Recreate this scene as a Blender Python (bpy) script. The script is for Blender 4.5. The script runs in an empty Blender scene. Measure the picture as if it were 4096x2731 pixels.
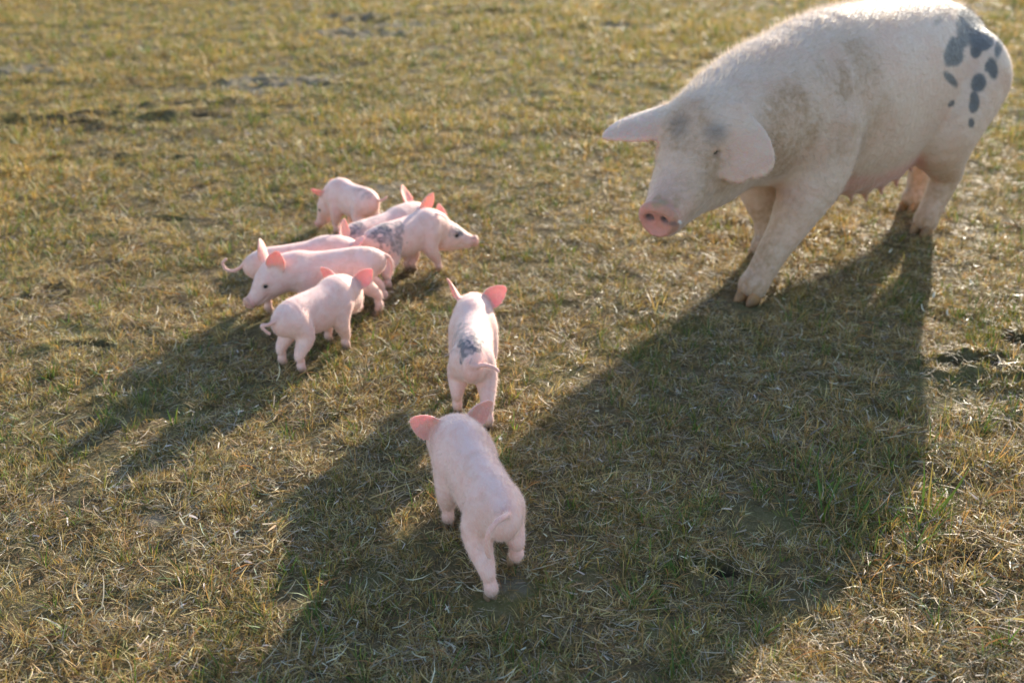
import bpy, math, random
import numpy as np
from mathutils import Vector, Matrix

R = math.radians
scene = bpy.context.scene
COL = scene.collection

# ------------------------------------------------------------------ camera
CAM_H, PITCH, LENS = 1.30, 25.1, 35.0
cam_data = bpy.data.cameras.new('camera')
cam = bpy.data.objects.new('camera', cam_data)
COL.objects.link(cam)
cam.location = (0, 0, CAM_H)
cam.rotation_euler = (R(90 - PITCH), 0, 0)
cam_data.lens = LENS
cam_data.sensor_width = 36.0
cam_data.sensor_fit = 'HORIZONTAL'
cam_data.clip_start = 0.05
cam_data.clip_end = 3000
cam_data.dof.use_dof = True
cam_data.dof.focus_distance = 2.15
cam_data.dof.aperture_fstop = 2.8
scene.camera = cam

# ------------------------------------------------------------------ light
SUN_AZ, SUN_EL = 27.0, 16.6          # degrees right of the view direction, above the horizon
world = bpy.data.worlds.new('World')
scene.world = world
world.use_nodes = True
wn = world.node_tree
bg = wn.nodes['Background']
sky = wn.nodes.new('ShaderNodeTexSky')
sky.sky_type = 'NISHITA'
sky.sun_disc = False
sky.sun_elevation = R(SUN_EL)
sky.sun_rotation = R(SUN_AZ)
sky.air_density = 1.0
sky.dust_density = 0.4
wn.links.new(sky.outputs[0], bg.inputs[0])
bg.inputs[1].default_value = 0.15
sun_data = bpy.data.lights.new('sun', 'SUN')
sun_data.energy = 5.0
sun_data.angle = R(0.55)
sun_data.color = (1.0, 0.89, 0.72)
sun = bpy.data.objects.new('sun', sun_data)
COL.objects.link(sun)
to_sun = Vector((math.sin(R(SUN_AZ)) * math.cos(R(SUN_EL)), math.cos(R(SUN_AZ)) * math.cos(R(SUN_EL)), math.sin(R(SUN_EL))))
sun.rotation_euler = to_sun.to_track_quat('Z', 'Y').to_euler()
sun.location = to_sun * 30

vs = scene.view_settings
vs.view_transform = 'Standard'
vs.look = 'None'
vs.gamma = 1.0
vs.use_curve_mapping = False
vs.exposure = 1.22
scene.cycles.use_denoising = True
scene.cycles.denoiser = 'OPENIMAGEDENOISE'
scene.cycles.denoising_input_passes = 'RGB_ALBEDO_NORMAL'
scene.cycles.max_bounces = 6
scene.cycles.diffuse_bounces = 3
scene.cycles.transmission_bounces = 6
scene.cycles.sample_clamp_indirect = 6.0

rng = np.random.default_rng(7)
random.seed(7)

# ------------------------------------------------------------------ pixel helpers (photograph pixels, 4096 x 2731)
FPX = 4096 * LENS / 36.0
CP, SP = math.cos(R(PITCH)), math.sin(R(PITCH))

def ray(px, py):
    a, b = (px - 2048) / FPX, (1365.5 - py) / FPX
    return np.array([a, CP + b * SP, -SP + b * CP])

def pg(px, py, z=0.0):
    d = ray(px, py)
    t = (z - CAM_H) / d[2]
    return np.array([d[0] * t, d[1] * t])

# ------------------------------------------------------------------ noise
_tab = np.random.default_rng(11).random(65536).astype(np.float32)

def _hash(ix, iy, iz):
    return _tab[(ix * 73856093 ^ iy * 19349663 ^ iz * 83492791) & 65535]

def vnoise(p, s=1.0, seed=0):
    """value noise 0..1 at points p (n,2|3)"""
    p = np.asarray(p, np.float64) * s
    if p.shape[1] == 2:
        p = np.column_stack([p, np.full(len(p), 0.37)])
    i = np.floor(p).astype(np.int64)
    f = p - i
    f = f * f * (3 - 2 * f)
    i = i + seed * 1013
    out = 0
    for dx in (0, 1):
        wx = f[:, 0] if dx else 1 - f[:, 0]
        for dy in (0, 1):
            wy = f[:, 1] if dy else 1 - f[:, 1]
            for dz in (0, 1):
                wz = f[:, 2] if dz else 1 - f[:, 2]
                out = out + wx * wy * wz * _hash(i[:, 0] + dx, i[:, 1] + dy, i[:, 2] + dz)
    return out

def fbm(p, s, octv=3, seed=0):
    t, a, n = 0, 1.0, 0
    for k in range(octv):
        t = t + a * vnoise(p, s * 2.03 ** k, seed + k)
        n += a
        a *= 0.5
    return t / n

def sstep(a, b, x):
    t = np.clip((x - a) / (b - a), 0, 1)
    return t * t * (3 - 2 * t)

# ------------------------------------------------------------------ materials
def new_mat(name):
    m = bpy.data.materials.new(name)
    m.use_nodes = True
    nt = m.node_tree
    nt.nodes.clear()
    return m, nt

def nd(nt, typ, **kw):
    n = nt.nodes.new(typ)
    for k, v in kw.items():
        setattr(n, k, v)
    return n

def lk(nt, a, b):
    nt.links.new(a, b)

def mixc(nt, fac, a, b, blend='MIX'):
    n = nt.nodes.new('ShaderNodeMix')
    n.data_type = 'RGBA'
    n.blend_type = blend
    for sock, val in ((n.inputs[0], fac), (n.inputs[6], a), (n.inputs[7], b)):
        if hasattr(val, 'is_linked') or hasattr(val, 'links'):
            nt.links.new(val, sock)
        elif isinstance(val, (int, float)):
            sock.default_value = val
        else:
            sock.default_value = (*val, 1)
    return n.outputs[2]

def attr(nt, name, typ='GEOMETRY'):
    n = nt.nodes.new('ShaderNodeAttribute')
    n.attribute_name = name
    n.attribute_type = typ
    return n

def noise(nt, scale, detail=3, rough=0.5, vec=None):
    n = nt.nodes.new('ShaderNodeTexNoise')
    n.inputs['Scale'].default_value = scale
    n.inputs['Detail'].default_value = detail
    n.inputs['Roughness'].default_value = rough
    if vec is not None:
        nt.links.new(vec, n.inputs['Vector'])
    return n

def ramp(nt, fac, a, b):
    n = nt.nodes.new('ShaderNodeMapRange')
    n.interpolation_type = 'SMOOTHSTEP'
    n.inputs['From Min'].default_value = a
    n.inputs['From Max'].default_value = b
    nt.links.new(fac, n.inputs['Value'])
    return n.outputs[0]

def mul(nt, a, b):
    n = nt.nodes.new('ShaderNodeMath')
    n.operation = 'MULTIPLY'
    for s, v in ((n.inputs[0], a), (n.inputs[1], b)):
        if isinstance(v, (int, float)):
            s.default_value = v
        else:
            nt.links.new(v, s)
    return n.outputs[0]

def skin_material(name, pale, pink, spot, grain, sss):
    m, nt = new_mat(name)
    out = nd(nt, 'ShaderNodeOutputMaterial')
    b = nd(nt, 'ShaderNodeBsdfPrincipled')
    co = nd(nt, 'ShaderNodeTexCoord').outputs['Object']
    n1 = noise(nt, grain, 4, 0.6, co)
    n2 = noise(nt, grain * 6, 3, 0.6, co)
    c = mixc(nt, ramp(nt, n1.outputs['Fac'], 0.35, 0.7), pale, tuple(p * q for p, q in zip(pale, (0.97, 0.86, 0.82))))
    c = mixc(nt, attr(nt, 'pink').outputs['Fac'], c, pink)
    dn = ramp(nt, n2.outputs['Fac'], 0.25, 0.75)
    da = nt.nodes.new('ShaderNodeMath'); da.operation = 'MULTIPLY_ADD'
    lk(nt, dn, da.inputs[0]); da.inputs[1].default_value = 0.7; da.inputs[2].default_value = 0.45
    c = mixc(nt, mul(nt, attr(nt, 'dirt_shade').outputs['Fac'], da.outputs[0]), c, (0.37, 0.23, 0.135))  # dirt colour; also carries painted eye shade and ground-bounce tan
    c = mixc(nt, attr(nt, 'spot').outputs['Fac'], c, spot)
    c = mixc(nt, attr(nt, 'foam').outputs['Fac'], c, (0.85, 0.87, 0.9))
    lk(nt, c, b.inputs['Base Color'])
    b.inputs['Roughness'].default_value = 0.55
    b.inputs['Specular IOR Level'].default_value = 0.3
    sw = nt.nodes.new('ShaderNodeMath'); sw.operation = 'MULTIPLY_ADD'
    lk(nt, attr(nt, 'ear').outputs['Fac'], sw.inputs[0]); sw.inputs[1].default_value = 0.65; sw.inputs[2].default_value = 0.12
    lk(nt, sw.outputs[0], b.inputs['Subsurface Weight'])
    b.inputs['Subsurface Radius'].default_value = (1.0, 0.32, 0.16)
    sc_ = nt.nodes.new('ShaderNodeMath'); sc_.operation = 'MULTIPLY_ADD'
    lk(nt, attr(nt, 'ear').outputs['Fac'], sc_.inputs[0])
    sc_.inputs[1].default_value = sss * 1.2; sc_.inputs[2].default_value = sss
    lk(nt, sc_.outputs[0], b.inputs['Subsurface Scale'])
    b.inputs['Sheen Weight'].default_value = 0.25
    b.inputs['Sheen Roughness'].default_value = 0.4
    bp = nd(nt, 'ShaderNodeBump')
    bp.inputs['Strength'].default_value = 0.25
    bp.inputs['Distance'].default_value = 0.3 / grain
    lk(nt, n2.outputs['Fac'], bp.inputs['Height'])
    lk(nt, bp.outputs[0], b.inputs['Normal'])
    lk(nt, b.outputs[0], out.inputs['Surface'])
    return m

def hair_material(name, col, trans):
    m, nt = new_mat(name)
    out = nd(nt, 'ShaderNodeOutputMaterial')
    d = nd(nt, 'ShaderNodeBsdfDiffuse')
    t = nd(nt, 'ShaderNodeBsdfTranslucent')
    mx = nd(nt, 'ShaderNodeMixShader')
    c = mixc(nt, attr(nt, 'spot').outputs['Fac'], col, (0.16, 0.16, 0.17))
    c = mixc(nt, mul(nt, attr(nt, 'dirt_shade').outputs['Fac'], 0.7), c, (0.40, 0.27, 0.17))
    lk(nt, c, d.inputs[0]); lk(nt, c, t.inputs[0])
    mx.inputs[0].default_value = trans
    lk(nt, d.outputs[0], mx.inputs[1]); lk(nt, t.outputs[0], mx.inputs[2])
    lk(nt, mx.outputs[0], out.inputs['Surface'])
    return m

def plain_material(name, col, rough=0.5, spec=0.4, var=None, scale=60):
    m, nt = new_mat(name)
    out = nd(nt, 'ShaderNodeOutputMaterial')
    b = nd(nt, 'ShaderNodeBsdfPrincipled')
    if var:
        n = noise(nt, scale, 3, 0.6, nd(nt, 'ShaderNodeTexCoord').outputs['Object'])
        lk(nt, mixc(nt, ramp(nt, n.outputs['Fac'], 0.3, 0.7), col, var), b.inputs['Base Color'])
    else:
        b.inputs['Base Color'].default_value = (*col, 1)
    b.inputs['Roughness'].default_value = rough
    b.inputs['Specular IOR Level'].default_value = spec
    lk(nt, b.outputs[0], out.inputs['Surface'])
    return m

M_PIG = skin_material('piglet_skin', (0.84, 0.56, 0.51), (0.74, 0.36, 0.30), (0.075, 0.085, 0.11), 40, 0.0035)
M_SOW = skin_material('sow_skin', (0.65, 0.48, 0.39), (0.55, 0.22, 0.185), (0.085, 0.095, 0.105), 9, 0.007)
M_PHAIR = hair_material('piglet_hair', (0.90, 0.72, 0.66), 0.5)
M_SHAIR = hair_material('sow_hair', (0.70, 0.585, 0.49), 0.5)
M_EYE = plain_material('eye_dark', (0.012, 0.009, 0.008), 0.12, 0.6)
M_HOOF = plain_material('hoof_horn', (0.30, 0.17, 0.095), 0.55, 0.4, (0.16, 0.09, 0.05), 40)
M_SHOOF = plain_material('sow_hoof_horn', (0.42, 0.21, 0.085), 0.5, 0.4, (0.22, 0.12, 0.06), 25)

# ------------------------------------------------------------------ implicit surfaces
class Field:
    def __init__(self, lo, hi, h):
        self.lo, self.h = np.array(lo, np.float64), h
        self.n = np.ceil((np.array(hi) - self.lo) / h).astype(int) + 1
        self.ax = [(self.lo[i] + h * np.arange(self.n[i])).astype(np.float32) for i in range(3)]
        self.F = np.full(self.n, 1.0, np.float32)

    def box(self, lo, hi):
        s = []
        for i in range(3):
            a = max(0, int(math.floor((lo[i] - self.lo[i]) / self.h)))
            b = min(self.n[i], int(math.ceil((hi[i] - self.lo[i]) / self.h)) + 1)
            s.append(slice(a, max(a, b)))
        return tuple(s)

    def grid(self, s):
        return (self.ax[0][s[0]][:, None, None], self.ax[1][s[1]][None, :, None], self.ax[2][s[2]][None, None, :])

    def smin(self, s, d, k):
        a = self.F[s]
        h = np.clip(0.5 + 0.5 * (a - d) / k, 0, 1)
        self.F[s] = a * (1 - h) + d * h - k * h * (1 - h)

    def smax(self, s, d, k):
        a = self.F[s]
        h = np.clip(0.5 + 0.5 * (d - a) / k, 0, 1)
        self.F[s] = a * (1 - h) + d * h + k * h * (1 - h)

    def chain(self, pts, k=0.02, n=4, oval=1.0, y0=0.0, cut=False):
        """tapered tube through pts (x,y,z,r); oval scales the width along y about y0"""
        P = catmull(np.array(pts, float), n)
        rm = P[:, 3].max() + 2.2 * k + 2 * self.h
        lo, hi = P[:, :3].min(0) - rm, P[:, :3].max(0) + rm
        s = self.box(lo, hi)
        X, Y, Z = self.grid(s)
        Y = (Y - y0) / oval + y0
        D = None
        for a, b in zip(P[:-1], P[1:]):
            ab = b[:3] - a[:3]
            L2 = float(ab @ ab) + 1e-12
            t = ((X - a[0]) * ab[0] + (Y - a[1]) * ab[1] + (Z - a[2]) * ab[2]) / L2
            t = np.clip(t, 0, 1).astype(np.float32)
            d = np.sqrt((X - a[0] - t * ab[0]) ** 2 + (Y - a[1] - t * ab[1]) ** 2 + (Z - a[2] - t * ab[2]) ** 2) - (a[3] + t * (b[3] - a[3]))
            D = d if D is None else np.minimum(D, d)
        if oval < 1:
            D = D * (0.5 + 0.5 * oval)
        if cut:
            self.smax(s, -D, k)
        else:
            self.smin(s, D, k)

    def ell(self, c, r, k=0.02, axes=None, cut=False):
        c = np.array(c, float)
        rm = max(r) + 2.2 * k + 2 * self.h
        s = self.box(c - rm, c + rm)
        X, Y, Z = self.grid(s)
        X, Y, Z = X - c[0], Y - c[1], Z - c[2]
        if axes is not None:
            A = np.array(axes, float)
            X, Y, Z = (A[i][0] * X + A[i][1] * Y + A[i][2] * Z for i in range(3))
        k0 = np.sqrt((X / r[0]) ** 2 + (Y / r[1]) ** 2 + (Z / r[2]) ** 2)
        k1 = np.sqrt((X / r[0] ** 2) ** 2 + (Y / r[1] ** 2) ** 2 + (Z / r[2] ** 2) ** 2) + 1e-6
        d = np.where(k0 < 0.05, -min(r), k0 * (k0 - 1) / k1)
        if cut:
            self.smax(s, -d, k)
        else:
            self.smin(s, d, k)

    def ear(self, e, k):
        m = e['L'] * 1.3
        s = self.box(e['B'] - m, e['B'] + m)
        X, Y, Z = self.grid(s)
        d = ear_dist(e, X, Y, Z)
        self.smin(s, d, k)

    def mesh(self):
        return surface_nets(self.F, self.lo, self.h)

EAR_T = np.array([-.2, 0, .12, .3, .5, .7, .85, .95, 1.0, 1.2])

def make_ear(B, D, N, L, W, th, cup=0.3, bend=0.0, prof=None, rag=0.0):
    D = np.array(D, float); D /= np.linalg.norm(D)
    N = np.array(N, float); N -= D * (N @ D); N /= np.linalg.norm(N)
    S = np.cross(D, N)
    return dict(B=np.array(B, float), D=D, N=N, S=S, L=L, W=W, th=th, cup=cup, bend=bend, rag=rag,
                prof=np.array(prof if prof is not None else [.5, .62, .82, 1.0, .97, .76, .5, .28, .05, -.4]))

def ear_dist(e, X, Y, Z):
    X, Y, Z = X - e['B'][0], Y - e['B'][1], Z - e['B'][2]
    u = X * e['D'][0] + Y * e['D'][1] + Z * e['D'][2]
    v = X * e['S'][0] + Y * e['S'][1] + Z * e['S'][2]
    w = X * e['N'][0] + Y * e['N'][1] + Z * e['N'][2]
    L, W = e['L'], e['W']
    t = u / L
    w = w - e['cup'] * v * v / (W * 0.5) * np.clip(1.25 - t, 0.25, 1.3) - e['bend'] * u * np.abs(u) / L
    h = 0.5 * W * np.interp(t.ravel(), EAR_T, e['prof']).reshape(t.shape).astype(np.float32)
    th = e['th'] * np.clip(1.15 - 0.5 * t, 0.5, 1.4)
    r = e['th'] * 0.8
    a = np.abs(w) - th + r
    b = np.abs(v) - h + r
    rg = e['rag'] * L * (np.sin(v * 95.0 + 1.0) + .7 * np.sin(v * 170.0) + .5 * np.sin(v * 310.0 + 2.0))
    c = np.maximum(u - L + rg, -u - 0.2 * L) + r
    q = np.sqrt(np.maximum(a, 0) ** 2 + np.maximum(b, 0) ** 2 + np.maximum(c, 0) ** 2) + np.minimum(np.maximum(np.maximum(a, b), c), 0) - r
    return (q * 0.85).astype(np.float32)

def catmull(P, n):
    if len(P) < 3 or n < 2:
        return P
    Q = np.vstack([2 * P[0] - P[1], P, 2 * P[-1] - P[-2]])
    out = []
    for i in range(1, len(Q) - 2):
        for t in np.arange(n) / n:
            a, b, c, d = Q[i - 1], Q[i], Q[i + 1], Q[i + 2]
            out.append(0.5 * (2 * b + (c - a) * t + (2 * a - 5 * b + 4 * c - d) * t * t + (3 * b - a - 3 * c + d) * t ** 3))
    out.append(P[-1])
    out = np.array(out)
    if out.shape[1] == 4:
        out[:, 3] = np.maximum(out[:, 3], P[:, 3].min() * 0.8)
    return out

def surface_nets(F, lo, h):
    ins = F < 0
    nx, ny, nz = F.shape
    cnt = np.zeros((nx - 1, ny - 1, nz - 1), np.int8)
    for dx in (0, 1):
        for dy in (0, 1):
            for dz in (0, 1):
                cnt += ins[dx:nx - 1 + dx, dy:ny - 1 + dy, dz:nz - 1 + dz]
    act = np.argwhere((cnt > 0) & (cnt < 8))
    ids = np.full(cnt.shape, -1, np.int64)
    ids[tuple(act.T)] = np.arange(len(act))
    acc = np.zeros((len(act), 3)); num = np.zeros(len(act))
    cor = [(a, b, c) for a in (0, 1) for b in (0, 1) for c in (0, 1)]
    for c0 in cor:
        for ax in range(3):
            if c0[ax]:
                continue
            c1 = list(c0); c1[ax] = 1
            f0 = F[act[:, 0] + c0[0], act[:, 1] + c0[1], act[:, 2] + c0[2]].astype(float)
            f1 = F[act[:, 0] + c1[0], act[:, 1] + c1[1], act[:, 2] + c1[2]].astype(float)
            m = (f0 < 0) != (f1 < 0)
            t = f0[m] / (f0[m] - f1[m])
            p = np.tile(np.array(c0, float), (m.sum(), 1))
            p[:, ax] += t
            acc[m] += p; num[m] += 1
    V = lo + h * (act + acc / num[:, None])
    Q = []
    for ax in range(3):
        b, c = (ax + 1) % 3, (ax + 2) % 3
        s0 = [slice(None)] * 3; s1 = [slice(None)] * 3
        s0[ax] = slice(0, -1); s1[ax] = slice(1, None)
        e = ins[tuple(s0)] != ins[tuple(s1)]
        I = np.argwhere(e)
        I = I[(I[:, b] > 0) & (I[:, c] > 0) & (I[:, b] < F.shape[b] - 1) & (I[:, c] < F.shape[c] - 1)]
        flip = ins[tuple(s0)][tuple(I.T)]
        q = []
        for ob, oc in ((-1, -1), (0, -1), (0, 0), (-1, 0)):
            J = I.copy(); J[:, b] += ob; J[:, c] += oc
            q.append(ids[tuple(J.T)])
        q = np.array(q).T
        q[~flip] = q[~flip][:, ::-1]
        Q.append(q)
    Q = np.vstack(Q)
    Q = Q[(Q >= 0).all(1)]
    return V, Q

def vnormals(V, Q):
    a, b, c, d = (V[Q[:, i]] for i in range(4))
    fn = np.cross(c - a, d - b)
    N = np.zeros_like(V)
    for i in range(4):
        np.add.at(N, Q[:, i], fn)
    return N / (np.linalg.norm(N, axis=1)[:, None] + 1e-12)

def smooth_mesh(V, Q, it=2, lam=0.5):
    n = len(V)
    E = np.vstack([Q[:, [0, 1]], Q[:, [1, 2]], Q[:, [2, 3]], Q[:, [3, 0]]])
    deg = np.bincount(E.ravel(), minlength=n)[:, None] + 1e-9
    for k in range(it * 2):
        f = lam if k % 2 == 0 else -lam * 1.03
        S = np.zeros_like(V)
        np.add.at(S, E[:, 0], V[E[:, 1]]); np.add.at(S, E[:, 1], V[E[:, 0]])
        V = V + f * (S / deg - V)
    return V

def np_mesh(name, V, Fc, mat, parent=None, smooth=True, attrs=None):
    me = bpy.data.meshes.new(name)
    V = np.asarray(V, np.float32)
    Fc = np.asarray(Fc, np.int32)
    n = Fc.shape[1]
    me.vertices.add(len(V)); me.vertices.foreach_set('co', V.ravel())
    me.loops.add(Fc.size); me.loops.foreach_set('vertex_index', Fc.ravel())
    me.polygons.add(len(Fc))
    me.polygons.foreach_set('loop_start', np.arange(0, Fc.size, n, dtype=np.int32))
    if smooth:
        me.polygons.foreach_set('use_smooth', np.ones(len(Fc), bool))
    me.update(calc_edges=True)
    for k, v in (attrs or {}).items():
        v = np.asarray(v, np.float32)
        if v.ndim == 2:
            a = me.attributes.new(k, 'FLOAT_COLOR', 'POINT')
            a.data.foreach_set('color', np.column_stack([v, np.ones(len(v))]).astype(np.float32).ravel())
        else:
            a = me.attributes.new(k, 'FLOAT', 'POINT')
            a.data.foreach_set('value', v)
    me.materials.append(mat)
    o = bpy.data.objects.new(name, me)
    COL.objects.link(o)
    if parent is not None:
        o.parent = parent
    return o

def hair_mesh(V, N, at, count, length, width, lift, parent, mat, flow=(-1, 0, -0.45), weight=None, name='hair'):
    w = np.ones(len(V)) if weight is None else weight
    idx = rng.choice(len(V), count, p=w / w.sum())
    n = N[idx]
    f = np.array(flow, float)
    g = f - n * (n @ f)[:, None]
    g /= np.linalg.norm(g, axis=1)[:, None] + 1e-6
    g = g + rng.normal(0, 0.28, g.shape)
    li = lift * (0.5 + rng.random(count))[:, None]
    d = g * (1 - li) + n * li
    d /= np.linalg.norm(d, axis=1)[:, None]
    L = length * (0.55 + 0.75 * rng.random(count))[:, None]
    root = V[idx] + rng.normal(0, width * 2, (count, 3)) - n * 0.001
    s = np.cross(d, n + rng.normal(0, 0.3, n.shape))
    s /= np.linalg.norm(s, axis=1)[:, None] + 1e-6
    T = np.stack([root - s * width / 2, root + s * width / 2, root + d * L], 1).reshape(-1, 3)
    Fc = np.arange(count * 3).reshape(-1, 3)
    o = np_mesh(name, T, Fc, mat, parent, False, {k: np.repeat(at[k][idx], 3) for k in ('spot', 'dirt_shade')})
    return o

def uv_ball(name, c, r, mat, parent):
    nu, nv = 14, 9
    V, Fc = [], []
    for j in range(nv + 1):
        th = math.pi * j / nv
        for i in range(nu):
            ph = 2 * math.pi * i / nu
            V.append((c[0] + r * math.sin(th) * math.cos(ph), c[1] + r * math.sin(th) * math.sin(ph), c[2] + r * math.cos(th)))
    for j in range(nv):
        for i in range(nu):
            Fc.append((j * nu + i, (j + 1) * nu + i, (j + 1) * nu + (i + 1) % nu, j * nu + (i + 1) % nu))
    return np_mesh(name, V, Fc, mat, parent)

def hoof(c, yaw, s, mat, parent, pitch=0.0):
    """cloven hoof: two wedge toes; c is the point on the sole below the pastern, s the toe length"""
    V, Fc = [], []
    for sd in (-1, 1):
        prof = []   # rings from sole to coronet: (z, back x, front x, half width)
        for z, xb, xf, hw in ((0.0, -.38, .70, .215), (.16, -.40, .66, .225), (.42, -.40, .46, .22), (.68, -.36, .24, .195), (.82, -.26, .10, .15)):
            ring = []
            for i in range(12):
                a = 2 * math.pi * i / 12
                ca, sa = math.cos(a), math.sin(a)
                x = (xb + xf) / 2 + (xf - xb) / 2 * ca
                w = hw * (1 - 0.35 * max(0, ca) ** 2)
                y = sd * (0.235 + 0.05 * max(0, ca)) + w * sa
                ring.append((x * s, y * s, z * s))
            prof.append(ring)
        b0 = len(V)
        for ring in prof:
            V += ring
        V.append((sum(p[0] for p in prof[0]) / 12, sd * .235 * s, 0)); V.append((sum(p[0] for p in prof[-1]) / 12, sd * .235 * s, .86 * s))
        for j in range(4):
            for i in range(12):
                i2 = (i + 1) % 12
                Fc.append((b0 + j * 12 + i, b0 + j * 12 + i2, b0 + (j + 1) * 12 + i2, b0 + (j + 1) * 12 + i))
        for i in range(12):
            i2 = (i + 1) % 12
            Fc.append((b0 + i2, b0 + i, b0 + 60, b0 + 60))
            Fc.append((b0 + 48 + i, b0 + 48 + i2, b0 + 61, b0 + 61))
    V = np.array(V)
    cp, sp_ = math.cos(pitch), math.sin(pitch)
    x, z = V[:, 0] * cp + V[:, 2] * sp_, -V[:, 0] * sp_ + V[:, 2] * cp
    y = V[:, 1]
    cy, sy = math.cos(yaw), math.sin(yaw)
    W = np.column_stack([c[0] + x * cy - y * sy, c[1] + x * sy + y * cy, c[2] + z])
    me = bpy.data.meshes.new('hoof')
    me.from_pydata([tuple(p) for p in W], [], [f if f[2] != f[3] else f[:3] for f in Fc])
    for p in me.polygons:
        p.use_smooth = True
    me.materials.append(mat)
    o = bpy.data.objects.new('hoof', me)
    COL.objects.link(o)
    o.parent = parent
    return o

def thing(name, label, cat, loc, rz, group=None):
    o = bpy.data.objects.new(name, None)
    COL.objects.link(o)
    o.empty_display_size = 0.1
    o.location = loc
    o.rotation_euler = (0, 0, rz)
    o['label'] = label
    o['category'] = cat
    if group:
        o['group'] = group
    return o

# ------------------------------------------------------------------ ground
RUTS = [  # photo pixel, length m, width m, angle deg (0 = across the view), depth m
    (330, 480, .9, .14, 8, .050), (170, 505, .8, .13, -4, .05), (760, 420, .6, .10, 12, .04), (840, 470, .45, .08, 5, .03),
    (1100, 330, .5, .13, 3, .035), (1360, 80, .55, .2, 0, .05), (1460, 82, .4, .16, 0, .045), (1425, 142, .6, .2, 4, .05),
    (1540, 230, .5, .13, 0, .03), (2480, 115, .6, .16, 0, .04), (1850, 55, 1.4, .2, 14, .04), (2100, 100, 1.2, .16, 10, .03),
    (60, 300, .7, .2, 0, .03), (1300, 345, .5, .1, -5, .025), (440, 330, .5, .11, 10, .025), (1500, 525, .3, .07, 0, .02),
    (700, 640, .4, .08, 6, .02), (300, 640, .5, .09, 15, .025), (640, 880, .3, .06, 0, .018), (2090, 420, .3, .09, 0, .03),
    (220, 1168, .13, .07, 0, .045), (330, 1385, .2, .05, 10, .025),
    (3790, 1470, .16, .10, 5, .045), (3965, 1472, .17, .10, -5, .05), (4060, 1370, .10, .09, 0, .04), (3840, 2240, .2, .06, 20, .02),
    (3480, 1500, .1, .05, 10, .02), (2840, 2270, .2, .05, -10, .018),
]
BARE = [  # bare dusty spots: photo pixel, radius m
    (1110, 325, .45), (1230, 330, .22), (1380, 75, .4), (1440, 140, .4), (1600, 105, .3), (60, 290, .35), (1540, 760, .10), (1600, 735, .07),
    (2480, 112, .35), (600, 2080, .04), (3300, 1820, .04), (2040, 2330, .05)]
RUT_G = []
for px, py, L, W, a, dep in RUTS:
    c = pg(px, py)
    RUT_G.append((c[0], c[1], L / 2, W / 2, R(a), dep * (1.6 if py < 700 else 1.0)))
BARE_G = [(*pg(px, py), r) for px, py, r in BARE]

def rut_mask(P):
    m = np.zeros(len(P)); z = np.zeros(len(P))
    for cx, cy, a, b, th, dep in RUT_G:
        dx, dy = P[:, 0] - cx, P[:, 1] - cy
        u = (dx * math.cos(th) + dy * math.sin(th)) / a
        v = (-dx * math.sin(th) + dy * math.cos(th)) / b
        near = (np.abs(u) < 2.5) & (np.abs(v) < 3)
        if not near.any():
            continue
        q = P[near]
        wob = (vnoise(q, 5 / (a + b), 5) - .5) * 0.9
        r = np.sqrt(u[near] ** 2 + v[near] ** 2) + wob
        g = 1 - sstep(0.45, 1.05, r)
        rim = np.exp(-((r - 1.25) / 0.3) ** 2) * 0.45
        z[near] += dep * (rim - g)
        m[near] = np.maximum(m[near], g)
    return m, z

def bare_mask(P):
    m = np.zeros(len(P))
    for cx, cy, r in BARE_G:
        d = np.hypot(P[:, 0] - cx, (P[:, 1] - cy) * 1.0) / r
        near = d < 2
        if near.any():
            m[near] = np.maximum(m[near], 1 - sstep(0.5, 1.1, d[near] + (vnoise(P[near], 4 / r, 9) - .5) * 0.9))
    return m

def ground_z(P):
    P = np.asarray(P, float)
    r = np.hypot(P[:, 0], P[:, 1])
    far = sstep(4.5, 9, r)
    z = (fbm(P, 4.5, 3, 21) - .5) * (0.030 + 0.035 * far)
    z += (fbm(P, 16.0, 2, 31) - .5) * 0.014
    z += (fbm(P, 0.35, 2, 41) - .5) * 0.35 * sstep(6, 25, r)
    return z + rut_mask(P)[1]

th = np.concatenate([np.linspace(R(90 - 48), R(90 + 48), 620), np.linspace(R(90 + 48), R(90 + 312), 70)[1:-1]])
rad = np.concatenate([[0.02, 0.3, 0.6, 0.85], np.geomspace(1.0, 16, 420), np.geomspace(16.5, 900, 60)])
T, RR = np.meshgrid(th, rad)
GP = np.column_stack([(RR * np.cos(T)).ravel(), (RR * np.sin(T)).ravel()])
GZ = ground_z(GP)
nth, nr = len(th), len(rad)
i = np.arange(nr - 1)[:, None] * nth
j = np.arange(nth)[None, :]
j2 = (j + 1) % nth
GQ = np.stack([i + j, i + nth + j, i + nth + j2, i + j2], -1).reshape(-1, 4)
GQ = GQ[:, ::-1]
rm, _ = rut_mask(GP)
bm_ = bare_mask(GP)

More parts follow.
